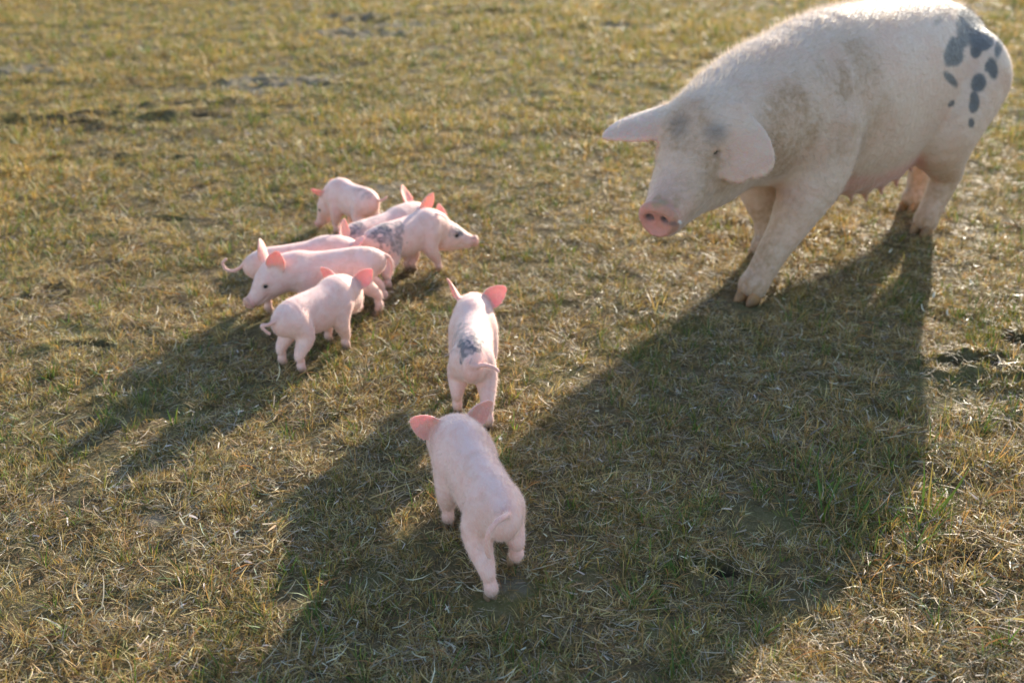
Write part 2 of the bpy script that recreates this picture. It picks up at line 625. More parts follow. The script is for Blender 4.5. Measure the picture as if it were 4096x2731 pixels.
m_ground, nt = new_mat('dry_turf_soil')
out = nd(nt, 'ShaderNodeOutputMaterial')
b = nd(nt, 'ShaderNodeBsdfPrincipled')
co = nd(nt, 'ShaderNodeTexCoord').outputs['Object']
n1 = noise(nt, 3.0, 5, 0.6, co)
n2 = noise(nt, 40, 4, 0.65, co)
n3 = noise(nt, 220, 3, 0.6, co)
c = mixc(nt, ramp(nt, n2.outputs['Fac'], 0.3, 0.7), (0.075, 0.053, 0.028), (0.17, 0.125, 0.065))
c = mixc(nt, ramp(nt, n1.outputs['Fac'], 0.42, 0.66), c, (0.125, 0.112, 0.042))
c = mixc(nt, mul(nt, ramp(nt, n3.outputs['Fac'], 0.5, 0.75), 0.6), c, (0.30, 0.245, 0.15))
c = mixc(nt, attr(nt, 'rut').outputs['Fac'], c, (0.050, 0.038, 0.024))
c = mixc(nt, mul(nt, attr(nt, 'bare').outputs['Fac'], 0.7), c, (0.20, 0.17, 0.13))
lk(nt, c, b.inputs['Base Color'])
b.inputs['Roughness'].default_value = 0.95
b.inputs['Specular IOR Level'].default_value = 0.1
bp = nd(nt, 'ShaderNodeBump')
bp.inputs['Strength'].default_value = 0.9
bp.inputs['Distance'].default_value = 0.012
lk(nt, n2.outputs['Fac'], bp.inputs['Height'])
lk(nt, bp.outputs[0], b.inputs['Normal'])
lk(nt, b.outputs[0], out.inputs['Surface'])
ground = np_mesh('ground', np.column_stack([GP, GZ]), GQ, m_ground, None, True, {'rut': rm, 'bare': bm_})
ground['kind'] = 'structure'

# ------------------------------------------------------------------ dry grass: tufts of bent blades scattered over the ground
m_grass, nt = new_mat('dry_grass_blades')
out = nd(nt, 'ShaderNodeOutputMaterial')
col = attr(nt, 'col').outputs['Color']
tint = attr(nt, 'tint', 'INSTANCER').outputs['Color']
c = mixc(nt, 1.0, col, tint, 'MULTIPLY')
df = nd(nt, 'ShaderNodeBsdfPrincipled')
lk(nt, c, df.inputs['Base Color'])
df.inputs['Roughness'].default_value = 0.5
df.inputs['Specular IOR Level'].default_value = 0.35
tr = nd(nt, 'ShaderNodeBsdfTranslucent')
lk(nt, mixc(nt, 1.0, c, (1.0, 0.90, 0.62), 'MULTIPLY'), tr.inputs[0])
mx = nd(nt, 'ShaderNodeMixShader')
mx.inputs[0].default_value = 0.42
lk(nt, df.outputs[0], mx.inputs[1]); lk(nt, tr.outputs[0], mx.inputs[2])
lk(nt, mx.outputs[0], out.inputs['Surface'])

OCHRE, STRAW, PALE, BROWN = (.38, .245, .085), (.50, .385, .185), (.52, .46, .35), (.20, .13, .06)
GREEN, OLIVE = (.080, .150, .026), (.235, .215, .055)
pr = np.random.default_rng(5)

def blade(Vs, Fs, Cs, base, yaw, length, lean0, lean1, width, colr, roll=0.0, kink=0.0):
    b0 = len(Vs)
    p = np.array(base, float)
    n = 3
    for k in range(n + 1):
        t = k / n
        a = lean0 + (lean1 - lean0) * t
        yy = yaw + kink * t
        d = np.array([math.cos(yy) * math.sin(a), math.sin(yy) * math.sin(a), math.cos(a)])
        if k:
            p = p + d * (length / n)
            p[2] = max(p[2], 0.001)
        side = np.array([-math.sin(yy) * math.cos(roll), math.cos(yy) * math.cos(roll), math.sin(roll)])
        w = width * (1.0, .95, .7, .12)[k]
        Vs.append(p - side * w / 2); Vs.append(p + side * w / 2)
        f = (0.78, .95, 1.05, 1.12)[k]
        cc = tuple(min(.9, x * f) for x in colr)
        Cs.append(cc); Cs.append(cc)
        if k:
            q = b0 + 2 * k
            Fs.append((q - 2, q - 1, q + 1, q))

def jit(c, s=.22):
    f = math.exp(pr.normal(0, s))
    return tuple(np.clip(np.array(c) * f * np.exp(pr.normal(0, .07, 3)), .01, .85))

def pick(cs, ws):
    return jit(cs[pr.choice(len(cs), p=np.array(ws) / sum(ws))])

def tuft(kind):
    Vs, Fs, Cs = [], [], []
    U = pr.uniform
    if kind == 'dry':
        for _ in range(18):
            r, a = .016 * math.sqrt(U()), U(0, 6.283)
            blade(Vs, Fs, Cs, (r * math.cos(a), r * math.sin(a), -.004), a + U(-.9, .9), U(.018, .052), U(.05, .7), U(.5, 1.9), U(.0011, .0024),
                  pick((OCHRE, STRAW, BROWN, OLIVE, PALE), (5, 4, 1.3, 1.5, 1)), U(-.6, .6), U(-.8, .8))
    elif kind == 'mat':
        for _ in range(20):
            r, a = .035 * math.sqrt(U()), U(0, 6.283)
            blade(Vs, Fs, Cs, (r * math.cos(a), r * math.sin(a), U(.001, .010)), U(0, 6.283), U(.022, .065), U(1.0, 1.6), U(1.3, 1.9), U(.0011, .0026),
                  pick((STRAW, PALE, OCHRE, BROWN), (4, 3.2, 3, 1.6)), U(-.8, .8), U(-1.2, 1.2))
    elif kind == 'olive':
        for _ in range(16):
            r, a = .018 * math.sqrt(U()), U(0, 6.283)
            blade(Vs, Fs, Cs, (r * math.cos(a), r * math.sin(a), -.004), a + U(-.9, .9), U(.018, .045), U(.05, .6), U(.4, 1.5), U(.0012, .0024),
                  pick((OLIVE, OCHRE, GREEN, STRAW), (4, 2.5, 1.5, 1)), U(-.5, .5), U(-.6, .6))
    elif kind == 'green':
        for _ in range(9):
            r, a = .010 * math.sqrt(U()), U(0, 6.283)
            blade(Vs, Fs, Cs, (r * math.cos(a), r * math.sin(a), -.004), a + U(-.9, .9), U(.03, .075), U(.05, .5), U(.4, 1.3), U(.0016, .0030),
                  pick((GREEN, OLIVE), (4, 1)), U(-.5, .5), U(-.4, .4))
    elif kind == 'tall':
        for _ in range(8):
            r, a = .012 * math.sqrt(U()), U(0, 6.283)
            blade(Vs, Fs, Cs, (r * math.cos(a), r * math.sin(a), -.004), a + U(-.9, .9), U(.045, .085), U(.05, .6), U(.3, 1.4), U(.0010, .0020),
                  pick((OCHRE, STRAW), (3, 2)), U(-.6, .6), U(-.5, .5))
    else:   # litter: broken flat pieces
        for _ in range(7):
            r, a = .05 * math.sqrt(U()), U(0, 6.283)
            blade(Vs, Fs, Cs, (r * math.cos(a), r * math.sin(a), U(.004, .014)), U(0, 6.283), U(.010, .038), U(1.25, 1.7), U(1.4, 1.75), U(.0018, .0042),
                  pick((PALE, STRAW, (.62, .58, .50)), (4, 2, 1.5)), U(-.5, .5), U(-.3, .3))
    return Vs, Fs, Cs

KINDS = ['dry'] * 6 + ['mat'] * 6 + ['olive'] * 4 + ['green'] * 3 + ['tall'] * 3 + ['litter'] * 3
tuft_col = bpy.data.collections.new('grass_tufts')
for k, kind in enumerate(KINDS):
    Vs, Fs, Cs = tuft(kind)
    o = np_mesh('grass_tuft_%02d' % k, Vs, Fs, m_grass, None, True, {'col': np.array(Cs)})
    COL.objects.unlink(o)
    tuft_col.objects.link(o)
kidx = {n: [i for i, q in enumerate(KINDS) if q == n] for n in set(KINDS)}

def scatter():
    gr = np.random.default_rng(3)
    P, Sc = [], []
    for y0, y1, dens, sc in ((.7, 2.2, 3600, .92), (2.2, 3.4, 3000, .95), (3.4, 5, 1900, 1.05), (5, 7.5, 1000, 1.2), (7.5, 11, 450, 1.6), (11, 18, 190, 2.1)):
        hw = .58 * y1 + 1.0
        n = int(dens * 2 * hw * (y1 - y0))
        p = np.column_stack([gr.uniform(-hw, hw, n), gr.uniform(y0, y1, n)])
        p = p[np.abs(p[:, 0]) < .58 * p[:, 1] + 1.0]
        P.append(p); Sc.append(np.full(len(p), sc))
    P = np.vstack(P); Sc = np.concatenate(Sc)
    rm, _ = rut_mask(P)
    bm = bare_mask(P)
    thin = fbm(P, 7.0, 3, 51)                      # thin and thick places
    keep = gr.random(len(P)) < (1 - .93 * rm) * (1 - .8 * bm) * (.35 + .65 * sstep(.34, .52, thin))
    P, Sc, thin = P[keep], Sc[keep], thin[keep]
    n = len(P)
    r = np.hypot(P[:, 0], P[:, 1])
    gpatch = sstep(.50, .68, fbm(P, 2.6, 3, 61))   # greener places
    lush = sstep(.48, .66, fbm(P, 1.1, 2, 71))
    far = sstep(3.2, 7.5, r)
    wts = np.column_stack([np.full(n, 3.0) + 1.2 * lush, 3.6 - 2.2 * far, .9 + 2.2 * gpatch + 4.5 * far, .34 + 2.0 * gpatch * (1 - .5 * far) + .5 * far, .22 + .35 * lush, .75 - .35 * far])
    cum = np.cumsum(wts, 1); cum /= cum[:, -1:]
    kk = (gr.random(n)[:, None] > cum).sum(1)
    names = ['dry', 'mat', 'olive', 'green', 'tall', 'litter']
    idx = np.array([gr.choice(kidx[names[q]]) for q in kk])
    z = ground_z(P)
    rot = np.column_stack([gr.normal(0, .16, n), gr.normal(0, .16, n), gr.uniform(0, 6.283, n)])
    s = Sc * np.exp(gr.normal(0, .2, n)) * (.8 + .35 * lush)
    # grass pressed down where the animals tread
    for px, py, rr in ((1985, 2400, .05), (2010, 2440, .05), (1949, 1708, .045), (3010, 1200, .11), (2985, 1240, .10), (3690, 940, .10), (1224, 1478, .045), (1140, 1458, .04), (1428, 1402, .04), (1507, 1258, .04), (1690, 1060, .04)):
        c = pg(px, py)
        d = np.hypot(P[:, 0] - c[0], P[:, 1] - c[1])
        s *= 1 - .55 * (1 - sstep(rr * .7, rr * 1.3, d))
    warm = fbm(P, 1.7, 3, 81)
    val = np.exp(gr.normal(0, .13, n)) * (.80 + .40 * warm)
    tint = np.column_stack([val * (1.0 + .10 * (warm - .5)), val, val * (1.0 - .25 * (warm - .5))])
    return np.column_stack([P, z]), rot, s, idx, tint

GPts, Grot, Gs, Gidx, Gt = scatter()
me = bpy.data.meshes.new('grass')
me.vertices.add(len(GPts)); me.vertices.foreach_set('co', GPts.astype(np.float32).ravel())
def vat(name, typ, key, v):
    a = me.attributes.new(name, typ, 'POINT'); a.data.foreach_set(key, np.ascontiguousarray(v).ravel())
vat('rot', 'FLOAT_VECTOR', 'vector', Grot.astype(np.float32))
vat('size', 'FLOAT', 'value', Gs.astype(np.float32))
vat('pick', 'INT', 'value', Gidx.astype(np.int32))
vat('tint', 'FLOAT_COLOR', 'color', np.column_stack([Gt, np.ones(len(Gt))]).astype(np.float32))
grass = bpy.data.objects.new('grass', me)
COL.objects.link(grass)
grass['kind'] = 'stuff'
grass['label'] = 'short dry yellow and green pasture grass covering the ground'
ng = bpy.data.node_groups.new('scatter_tufts', 'GeometryNodeTree')
ng.interface.new_socket('Geometry', in_out='INPUT', socket_type='NodeSocketGeometry')
ng.interface.new_socket('Geometry', in_out='OUTPUT', socket_type='NodeSocketGeometry')
gi, go = ng.nodes.new('NodeGroupInput'), ng.nodes.new('NodeGroupOutput')
ci = ng.nodes.new('GeometryNodeCollectionInfo')
ci.inputs['Collection'].default_value = tuft_col
ci.inputs['Separate Children'].default_value = True
ci.inputs['Reset Children'].default_value = True
ip = ng.nodes.new('GeometryNodeInstanceOnPoints')
ip.inputs['Pick Instance'].default_value = True
def named(name, typ):
    n = ng.nodes.new('GeometryNodeInputNamedAttribute'); n.data_type = typ; n.inputs['Name'].default_value = name
    return n.outputs['Attribute']
e2r = ng.nodes.new('FunctionNodeEulerToRotation')
ng.links.new(named('rot', 'FLOAT_VECTOR'), e2r.inputs[0])
ng.links.new(gi.outputs[0], ip.inputs['Points'])
ng.links.new(ci.outputs[0], ip.inputs['Instance'])
ng.links.new(named('pick', 'INT'), ip.inputs['Instance Index'])
ng.links.new(e2r.outputs[0], ip.inputs['Rotation'])
ng.links.new(named('size', 'FLOAT'), ip.inputs['Scale'])
ng.links.new(ip.outputs[0], go.inputs[0])
mod = grass.modifiers.new('scatter', 'NODES')
mod.node_group = ng


# ------------------------------------------------------------------ animals: shared helpers
def spots_from_pixels(W, N, spots, nz_scale, seed, rough=0.7):
    """W world vertices, N world normals; spots: (px, py, rx, ry, angle deg, strength) in photo pixels.
    Each is cast onto the nearest surface point on its ray and grown there as a patch in 3D."""
    cam_p = np.array([0, 0, CAM_H])
    m = np.zeros(len(W))
    wob = (fbm(W, nz_scale, 2, seed) - .5)
    for px, py, rx, ry, ang, st in spots:
        d = ray(px, py); d /= np.linalg.norm(d)
        rel = W - cam_p
        t = rel @ d
        off = np.linalg.norm(rel - t[:, None] * d, axis=1)
        cand = np.where(off < max(0.012, off.min() * 1.5))[0]
        i = cand[np.argmin(t[cand])]
        c, n = W[i], N[i]
        sc = t[i] / FPX
        si = np.cross(d, [0, 0, 1.0]); si /= np.linalg.norm(si)
        up = np.cross(si, d)
        ca, sa = math.cos(R(ang)), math.sin(R(ang))
        ax, ay = ca * si + sa * up, -sa * si + ca * up
        r = W - c
        q = np.sqrt((r @ ax / (rx * sc)) ** 2 + (r @ ay / (ry * sc)) ** 2 + (r @ d / (4.0 * max(rx, ry) * sc)) ** 2)
        g = (1 - sstep(0.78, 1.12, q + wob * rough)) * st * (N @ n > -0.1)
        m = np.maximum(m, g)
    return m

def to_world(V, loc, rz):
    c, s = math.cos(rz), math.sin(rz)
    return np.column_stack([V[:, 0] * c - V[:, 1] * s + loc[0], V[:, 0] * s + V[:, 1] * c + loc[1], V[:, 2] + loc[2]])

def head_frame(P, yaw, pitch, roll=0.0):
    f = np.array([math.cos(pitch) * math.cos(yaw), math.cos(pitch) * math.sin(yaw), math.sin(pitch)])
    l = np.array([-math.sin(yaw), math.cos(yaw), 0])
    u = np.cross(f, l)
    cr, sr = math.cos(roll), math.sin(roll)
    l, u = cr * l + sr * u, -sr * l + cr * u
    P = np.array(P, float)
    def pt(a, b, c, r=None):
        q = P + f * a + l * b + u * c
        return q if r is None else (*q, r)
    def dr(a, b, c):
        return f * a + l * b + u * c
    return pt, dr, (f, l, u)

# ------------------------------------------------------------------ piglet
def piglet(label, pos, heading, S=1.0, h=0.003, head_yaw=0, head_pitch=-25, head_roll=0, neck_drop=0.0, bend=0.0,
           ears=((0.2, 0.9, 0.8), (0.2, 0.9, 0.8)), ear_n=(0.8, 0.2, 0.0), ear_nr=None, tail=None, legs=None, spots=(), seed=0, hair=9000, ear_s=1.0, lx=1.0, lz=1.0):
    """pos: ground point under the body's middle; heading in degrees (world). Local x forward, y left, z up, metres at S=1."""
    rz = R(heading)
    L4 = dict(fl=(.105, .042, 0), fr=(.105, -.042, 0), hl=(-.125, .046, 0), hr=(-.125, -.046, 0))
    L4.update(legs or {})
    gz = float(ground_z(np.array([pos]))[0])
    root = thing('piglet', label, 'piglet', (pos[0], pos[1], gz), rz, 'piglets on the dry grass')
    F = Field((-.30, -.17, -.012), (.40, .17, .36), h)
    by = lambda x: bend * (x * abs(x)) * 3.0      # sideways bend of the spine
    st = [(-.160, .182, .034), (-.142, .181, .050), (-.105, .181, .061), (-.04, .178, .0640), (.03, .174, .0680), (.095, .178, .0680), (.150, .188 - .3 * neck_drop, .060)]
    F.chain([(x, by(x), z, r) for x, z, r in st], 0.02, 3, oval=0.82)
    # belly
    F.ell((.0, by(0), .150), (.100, .046, .052), .03)
    # poll and head
    P = (.192, by(.192), .198 - neck_drop)
    F.chain([(.12, by(.12), .185, .062), (.165, by(.165), .190 - .5 * neck_drop, .055), (*P[:3], .046)], .03, 3)
    pt, dr, (f, l, u) = head_frame(P, R(head_yaw), R(head_pitch), R(head_roll))
    F.chain([pt(-.005, 0, -.002, .0465), pt(.025, 0, 0, .0455), pt(.056, 0, -.009, .0385), (*pt(.086, 0, -.018), .0295), (*pt(.113, 0, -.022), .0232), (*pt(.128, 0, -.022), .0215)], .014, 3)
    F.chain([pt(.0, 0, -.036, .038), pt(.042, 0, -.040, .029), pt(.078, 0, -.040, .019), pt(.105, 0, -.038, .011)], .016, 3)
    for s in (-1, 1):
        F.ell(pt(.022, s * .026, -.022), (.034, .024, .032), .02, (f, l, u))
        F.ell(pt(.038, s * .030, .014), (.020, .012, .012), .012, (f, l, u))
    F.ell(pt(.135, 0, -.021), (.0065, .0240, .0215), .007, (f, l, u))
    for s in (-1, 1):
        F.ell(pt(.142, s * .009, -.020), (.006, .004, .0055), .002, (f, l, u), cut=True)
        F.ell(pt(.058, s * .0365, .004), (.0095, .0065, .0065), .004, (f, l, u), cut=True)
    F.chain([pt(.120, -.012, -.0405, .0025), pt(.124, 0, -.041, .0025), pt(.120, .012, -.0405, .0025)], .003, 2, cut=True)
    for s in (-1, 1):
        F.chain([pt(.120, s * .012, -.0405, .0022), pt(.095, s * .022, -.036, .0022), pt(.074, s * .0285, -.030, .0022)], .003, 2, cut=True)
    # ears
    E = []
    for s, ed in ((1, ears[0]), (-1, ears[1])):
        en = ear_n if (s == 1 or ear_nr is None) else ear_nr
        e = make_ear(pt(-.004, s * .034, .026), dr(ed[0], s * ed[1], ed[2]), dr(en[0], s * en[1], en[2]), .080 * ear_s, .060 * ear_s, .0032, cup=0.42, bend=0.12)
        E.append(e)
        F.ear(e, .010)
    # tail
    tl = tail or [(-.188, 0, .205), (-.205, .002, .200), (-.222, .010, .180), (-.225, .012, .150)]
    base = (-.165, by(-.165), .205)
    tp = [(-.150, by(-.15), .205, .012), (*base, .0085)] + [(p[0], p[1] + by(-.165), p[2], 0.0064 - .0020 * k / max(1, len(tl) - 1)) for k, p in enumerate(tl)]
    F.chain(tp, .006, 4)
    # legs
    for key, (fx, fy, fz) in L4.items():
        s = 1 if key[1] == 'l' else -1
        if key[0] == 'f':
            sx, sy = .100, s * .030 + by(.1)
            up = .036
            dx = fx - .105
            ez, kz = .112, .060 + fz * .8
            pts = [(sx, sy, .165, .043), (sx - .012 + dx * .25, s * .041 + by(.1), ez, .031), (sx + .006 + dx * .6, fy * .5 + s * .021 + by(.1), kz, .0170),
                   (sx + .006 + dx * .6 + (fx - .002 - sx - .006 - dx * .6) * .6, fy * .8 + s * .008 + by(.1), .045 + fz, .0130), (fx - .003, fy + by(.1), .032 + fz, .0142), (fx + .002, fy + by(.1), .022 + fz, .0128)]
        else:
            dx = fx + .125
            pts = [(-.106, s * .021 + by(-.11), .172, .042), (-.092 + dx * .35, s * .038 + by(-.11), .124, .0325), (-.131 + dx * .7, fy * .5 + s * .021 + by(-.11), .074 + fz * .7, .0180),
                   (-.131 + dx * .7 + (fx + .131 - dx * .7) * .55, fy * .8 + s * .008 + by(-.11), .052 + fz * .9, .0132), (fx - .005 - fz * .3, fy + by(-.11), .034 + fz, .0146), (fx + .001, fy + by(-.11), .022 + fz, .0128)]
        F.chain(pts, .018, 4)
        yaw = 0.0
        hoof(np.array([fx + .002, fy + by(.1 if key[0] == 'f' else -.11), fz * lz - .004]) * [S * lx, S, S], yaw, .030 * S, M_HOOF, root, pitch=(0.9 if fz > .012 else 0.0))
    V, Q = F.mesh()
    V = smooth_mesh(V, Q, 2)
    N = vnormals(V, Q)
    # attributes
    dE = np.min([ear_dist(e, V[:, 0], V[:, 1], V[:, 2]) for e in E], 0)
    uE = np.max([np.clip(((V - e['B']) @ e['D']) / e['L'], 0, 1) * (ear_dist(e, V[:, 0], V[:, 1], V[:, 2]) < .004) for e in E], 0)
    ear = (dE < .004) * sstep(.05, .3, uE)
    sn = pt(.138, 0, -.021)
    dsn = np.linalg.norm(V - sn, axis=1)
    pink = np.maximum(0.70 * ear, 1.0 * (1 - sstep(.018, .046, dsn)))
    legl = (1 - sstep(.03, .10, V[:, 2]))
    pink = np.maximum(pink, 0.30 * legl)
    tr = np.array([p[:3] for p in tp[1:]])
    dt = np.min(np.linalg.norm(V[:, None, :] - catmull(tr, 4)[None], axis=2), 1)
    pink = np.maximum(pink, .45 * (1 - sstep(.008, .016, dt)))
    pink = np.maximum(pink, .45 * (1 - sstep(.012, .035, np.linalg.norm(V - np.array([-.17, by(-.16), .172]), axis=1))))
    pink = np.clip(pink + 0.10 * (fbm(V, 18, 2, seed) - .5) * 2, 0, 1)
    dirt_shade = 0.75 * (1 - sstep(.014, .045, V[:, 2])) + .12 * (fbm(V, 30, 2, seed + 3) > .6)
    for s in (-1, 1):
        dirt_shade = np.maximum(dirt_shade, .45 * (1 - sstep(.008, .020, np.linalg.norm(V - pt(.058, s * .036, .003), axis=1))))  # shading round the eyes, painted into the colour
    dirt_shade = np.maximum(dirt_shade, .5 * (1 - sstep(.004, .014, np.abs(dsn - .02))) * (fbm(V, 60, 2, 4) > .5))
    SV = np.array([S * lx, S, S * lz])
    V = V * SV
    W = to_world(V, (pos[0], pos[1], gz), rz)
    Nw = to_world(N, (0, 0, 0), rz)
    spot = np.zeros(len(V))
    if spots:
        spot = spots_from_pixels(W, Nw, spots, 70, seed + 9, 2.0)
        spot *= 0.55 + 0.45 * sstep(.35, .6, fbm(W, 120, 2, seed + 5))
    at = dict(pink=pink, dirt_shade=dirt_shade, spot=spot, ear=ear, foam=np.zeros(len(V)))
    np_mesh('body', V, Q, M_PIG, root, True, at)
    for s in (-1, 1):
        uv_ball('eye', pt(.0575, s * .0325, .004) * SV, .0072 * S, M_EYE, root)
    hw = np.where(ear > .3, .35, 1.0) * (dsn > .03)
    hair_mesh(V, N, at, hair, .0085 * S, .0005, .36, root, M_PHAIR, weight=hw)
    return root

def place2(pa, la, pb, lb, S, za=0.0, zb=0.0):
    """ground position and heading from two feet: photo pixel and local foot point of each"""
    A, B = pg(*pa, za), pg(*pb, zb)
    la, lb = np.array(la) * S, np.array(lb) * S
    rz = math.atan2(*(B - A)[::-1]) - math.atan2(*(lb - la)[::-1])
    c, s = math.cos(rz), math.sin(rz)
    rot = lambda p: np.array([p[0] * c - p[1] * s, p[0] * s + p[1] * c])
    pos = (A + B) / 2 - rot((la + lb) / 2)
    return pos, math.degrees(rz)

SP_ = 0.93
# nearest piglet, walking away
pos, hd = place2((1985, 2435), (-.165, .030), (1775, 2075), (.105, .042), .97)
piglet('plain pink piglet walking away in the shade, closest of all to the viewer', pos, hd, .97, h=.0024, lz=1.03,
       head_yaw=6, head_pitch=-22, neck_drop=.026,
       ears=((-.15, .9, .62), (-.15, .8, .55)), ear_n=(-.75, .55, .0),
       tail=[(-.188, .000, .212), (-.208, .012, .224), (-.220, .034, .224), (-.224, .052, .204), (-.224, .056, .172), (-.220, .050, .150)],
       legs=dict(hl=(-.165, .030, 0), hr=(-.100, -.046, .024), fl=(.105, .042, 0), fr=(.15, -.042, 0)), seed=1, hair=60000)
# grey patched one in front of it
pos = pg(1950, 1712) - np.array([.044 * SP_, -.155 * SP_])
piglet('piglet with blue-grey patch on its rump trotting straight away, tail curled to the right', pos, 91, SP_, h=.0026, lz=1.12,
       head_yaw=-4, head_pitch=-12, neck_drop=.008,
       ears=((-.05, .55, 1.0), (-.05, .9, .62)), ear_n=(-.25, .95, .0), ear_nr=(-.8, .45, .2),
       tail=[(-.185, .004, .198), (-.190, -.010, .194), (-.188, -.035, .196), (-.186, -.058, .190), (-.187, -.072, .180)],
       legs=dict(hr=(-.155, -.044, 0), hl=(-.085, .044, .012), fl=(.09, .042, 0), fr=(.13, -.042, 0)),
       spots=[(1862, 1372, 48, 44, 20, .8), (1910, 1375, 30, 30, 0, .6), (1872, 1352, 30, 22, 0, .9), (1918, 1352, 26, 26, 0, .8), (1836, 1340, 50, 55, 0, .4), (1905, 1345, 40, 36, 0, .6), (1845, 1390, 50, 30, 0, .35), (1826, 1400, 9, 9, 0, .5), (1838, 1422, 8, 7, 0, .5), (1805, 1362, 12, 10, 0, .4), (1896, 1395, 14, 20, 0, .35)],
       seed=2, hair=26000)
# front of the huddle, rump to the left
pos = (pg(1130, 1455) + pg(1224, 1478) + pg(1428, 1400) + pg(1303, 1385)) / 4 + np.array([.0, .0])
piglet('plain pink piglet standing in front of the huddle, tail at left, head turned away', pos, 52, .90, h=.003, lx=.92,
       head_yaw=26, head_pitch=-34, neck_drop=.026, bend=.3,
       ears=((-.2, .9, .72), (-.1, .75, .85)), ear_n=(-.6, .7, .0), ear_nr=(-.7, .5, 0),
       tail=[(-.190, .004, .200), (-.212, .010, .194), (-.235, .016, .196), (-.228, .010, .180), (-.214, .006, .165)],
       seed=3, hair=26000)
# long one walking left
pos, hd = place2((1507, 1255), (-.13, .046), (1549, 1238), (-.15, -.046), SP_)
pos = pg(1342, 1262)
piglet('long pink piglet facing left with orange glowing ear, tail hanging down over its rump', pos, 201, SP_ * .99, h=.003,
       head_yaw=14, head_pitch=-30, neck_drop=.012,
       ears=((-.60, .5, 1.0), (-.60, .45, 1.0)), ear_n=(.75, .6, .0), ear_s=1.15,
       tail=[(-.185, .002, .205), (-.205, .004, .190), (-.214, .004, .160), (-.208, .004, .130), (-.200, .004, .118)],
       legs=dict(hl=(-.145, .046, 0), hr=(-.185, -.046, 0), fl=(.12, .042, 0), fr=(.09, -.042, 0)),
       seed=4, hair=26000)
# behind it, rump to the left
pos = pg(1200, 1216)
piglet('pink piglet half hidden behind the long one, curled tail poking out at far left', pos, 27, SP_ * .95, h=.003,
       head_yaw=10, head_pitch=-26, neck_drop=.012, ear_s=1.1,
       ears=((-.2, .35, 1.0), (-.1, .8, .6)), ear_n=(.3, -.8, .0), ear_nr=(.7, .5, 0),
       tail=[(-.185, .004, .200), (-.205, .010, .180), (-.228, .022, .168), (-.250, .032, .176), (-.258, .034, .200), (-.245, .030, .215)],
       seed=5, hair=18000)
# patched one facing right
pos = pg(1622, 1116)
piglet('grey patched piglet facing right with dark spot round its eye, rightmost of the huddle', pos, 46, SP_, h=.003,
       head_yaw=-42, head_pitch=-7, neck_drop=.058,
       ears=((-.35, .5, 1.0), (-.45, .38, 1.0)), ear_n=(.75, .6, .0), ear_s=1.0,
       tail=[(-.182, .006, .205), (-.192, .022, .206), (-.196, .036, .196), (-.194, .040, .175)],
       legs=dict(fr=(.135, -.042, 0), fl=(.075, .042, 0), hr=(-.12, -.046, 0), hl=(-.15, .046, 0)),
       spots=[(1535, 905, 40, 26, 20, .8), (1560, 945, 32, 42, 0, .6), (1592, 975, 30, 50, 20, .65), (1604, 905, 22, 26, 0, .55), (1500, 930, 24, 22, 0, .5), (1846, 912, 20, 14, 0, .9), (1830, 930, 26, 26, 0, .3), (1536, 950, 10, 10, 0, .9)],
       seed=6, hair=18000)
# patched one behind it
pos = pg(1522, 1102)
piglet('grey patched piglet behind the right-facing one, both ears raised and face hidden', pos, 49, SP_, h=.003,
       head_yaw=6, head_pitch=-18, neck_drop=-.004, ear_s=1.1,
       ears=((-.15, .62, .95), (-.1, .5, 1.0)), ear_n=(.1, -.8, .0), ear_nr=(-.1, .9, 0),
       tail=[(-.182, .006, .200), (-.190, .016, .190), (-.196, .022, .170)],
       spots=[(1410, 908, 28, 16, 30, .8), (1434, 890, 20, 30, 0, .7), (1455, 905, 30, 22, 0, .45), (1500, 865, 30, 12, 20, .35), (1432, 930, 30, 20, 0, .3)],
       seed=7, hair=18000)
# farthest one
pos = pg(1425, 945)
piglet('farthest piglet at the back of the huddle with its head down to the grass', pos, 134, SP_ * .97, h=.003, lx=.76,
       head_yaw=34, head_pitch=-48, neck_drop=.05, bend=.2,
       ears=((-.2, .9, .75), (-.2, .8, .5)), ear_n=(-.5, .3, .9),
       tail=[(-.184, -.004, .200), (-.198, -.016, .196), (-.206, -.034, .202), (-.204, -.045, .208)],
       spots=[(1460, 770, 22, 16, 0, .3), (1440, 740, 30, 14, 0, .25)],
       seed=8, hair=18000)

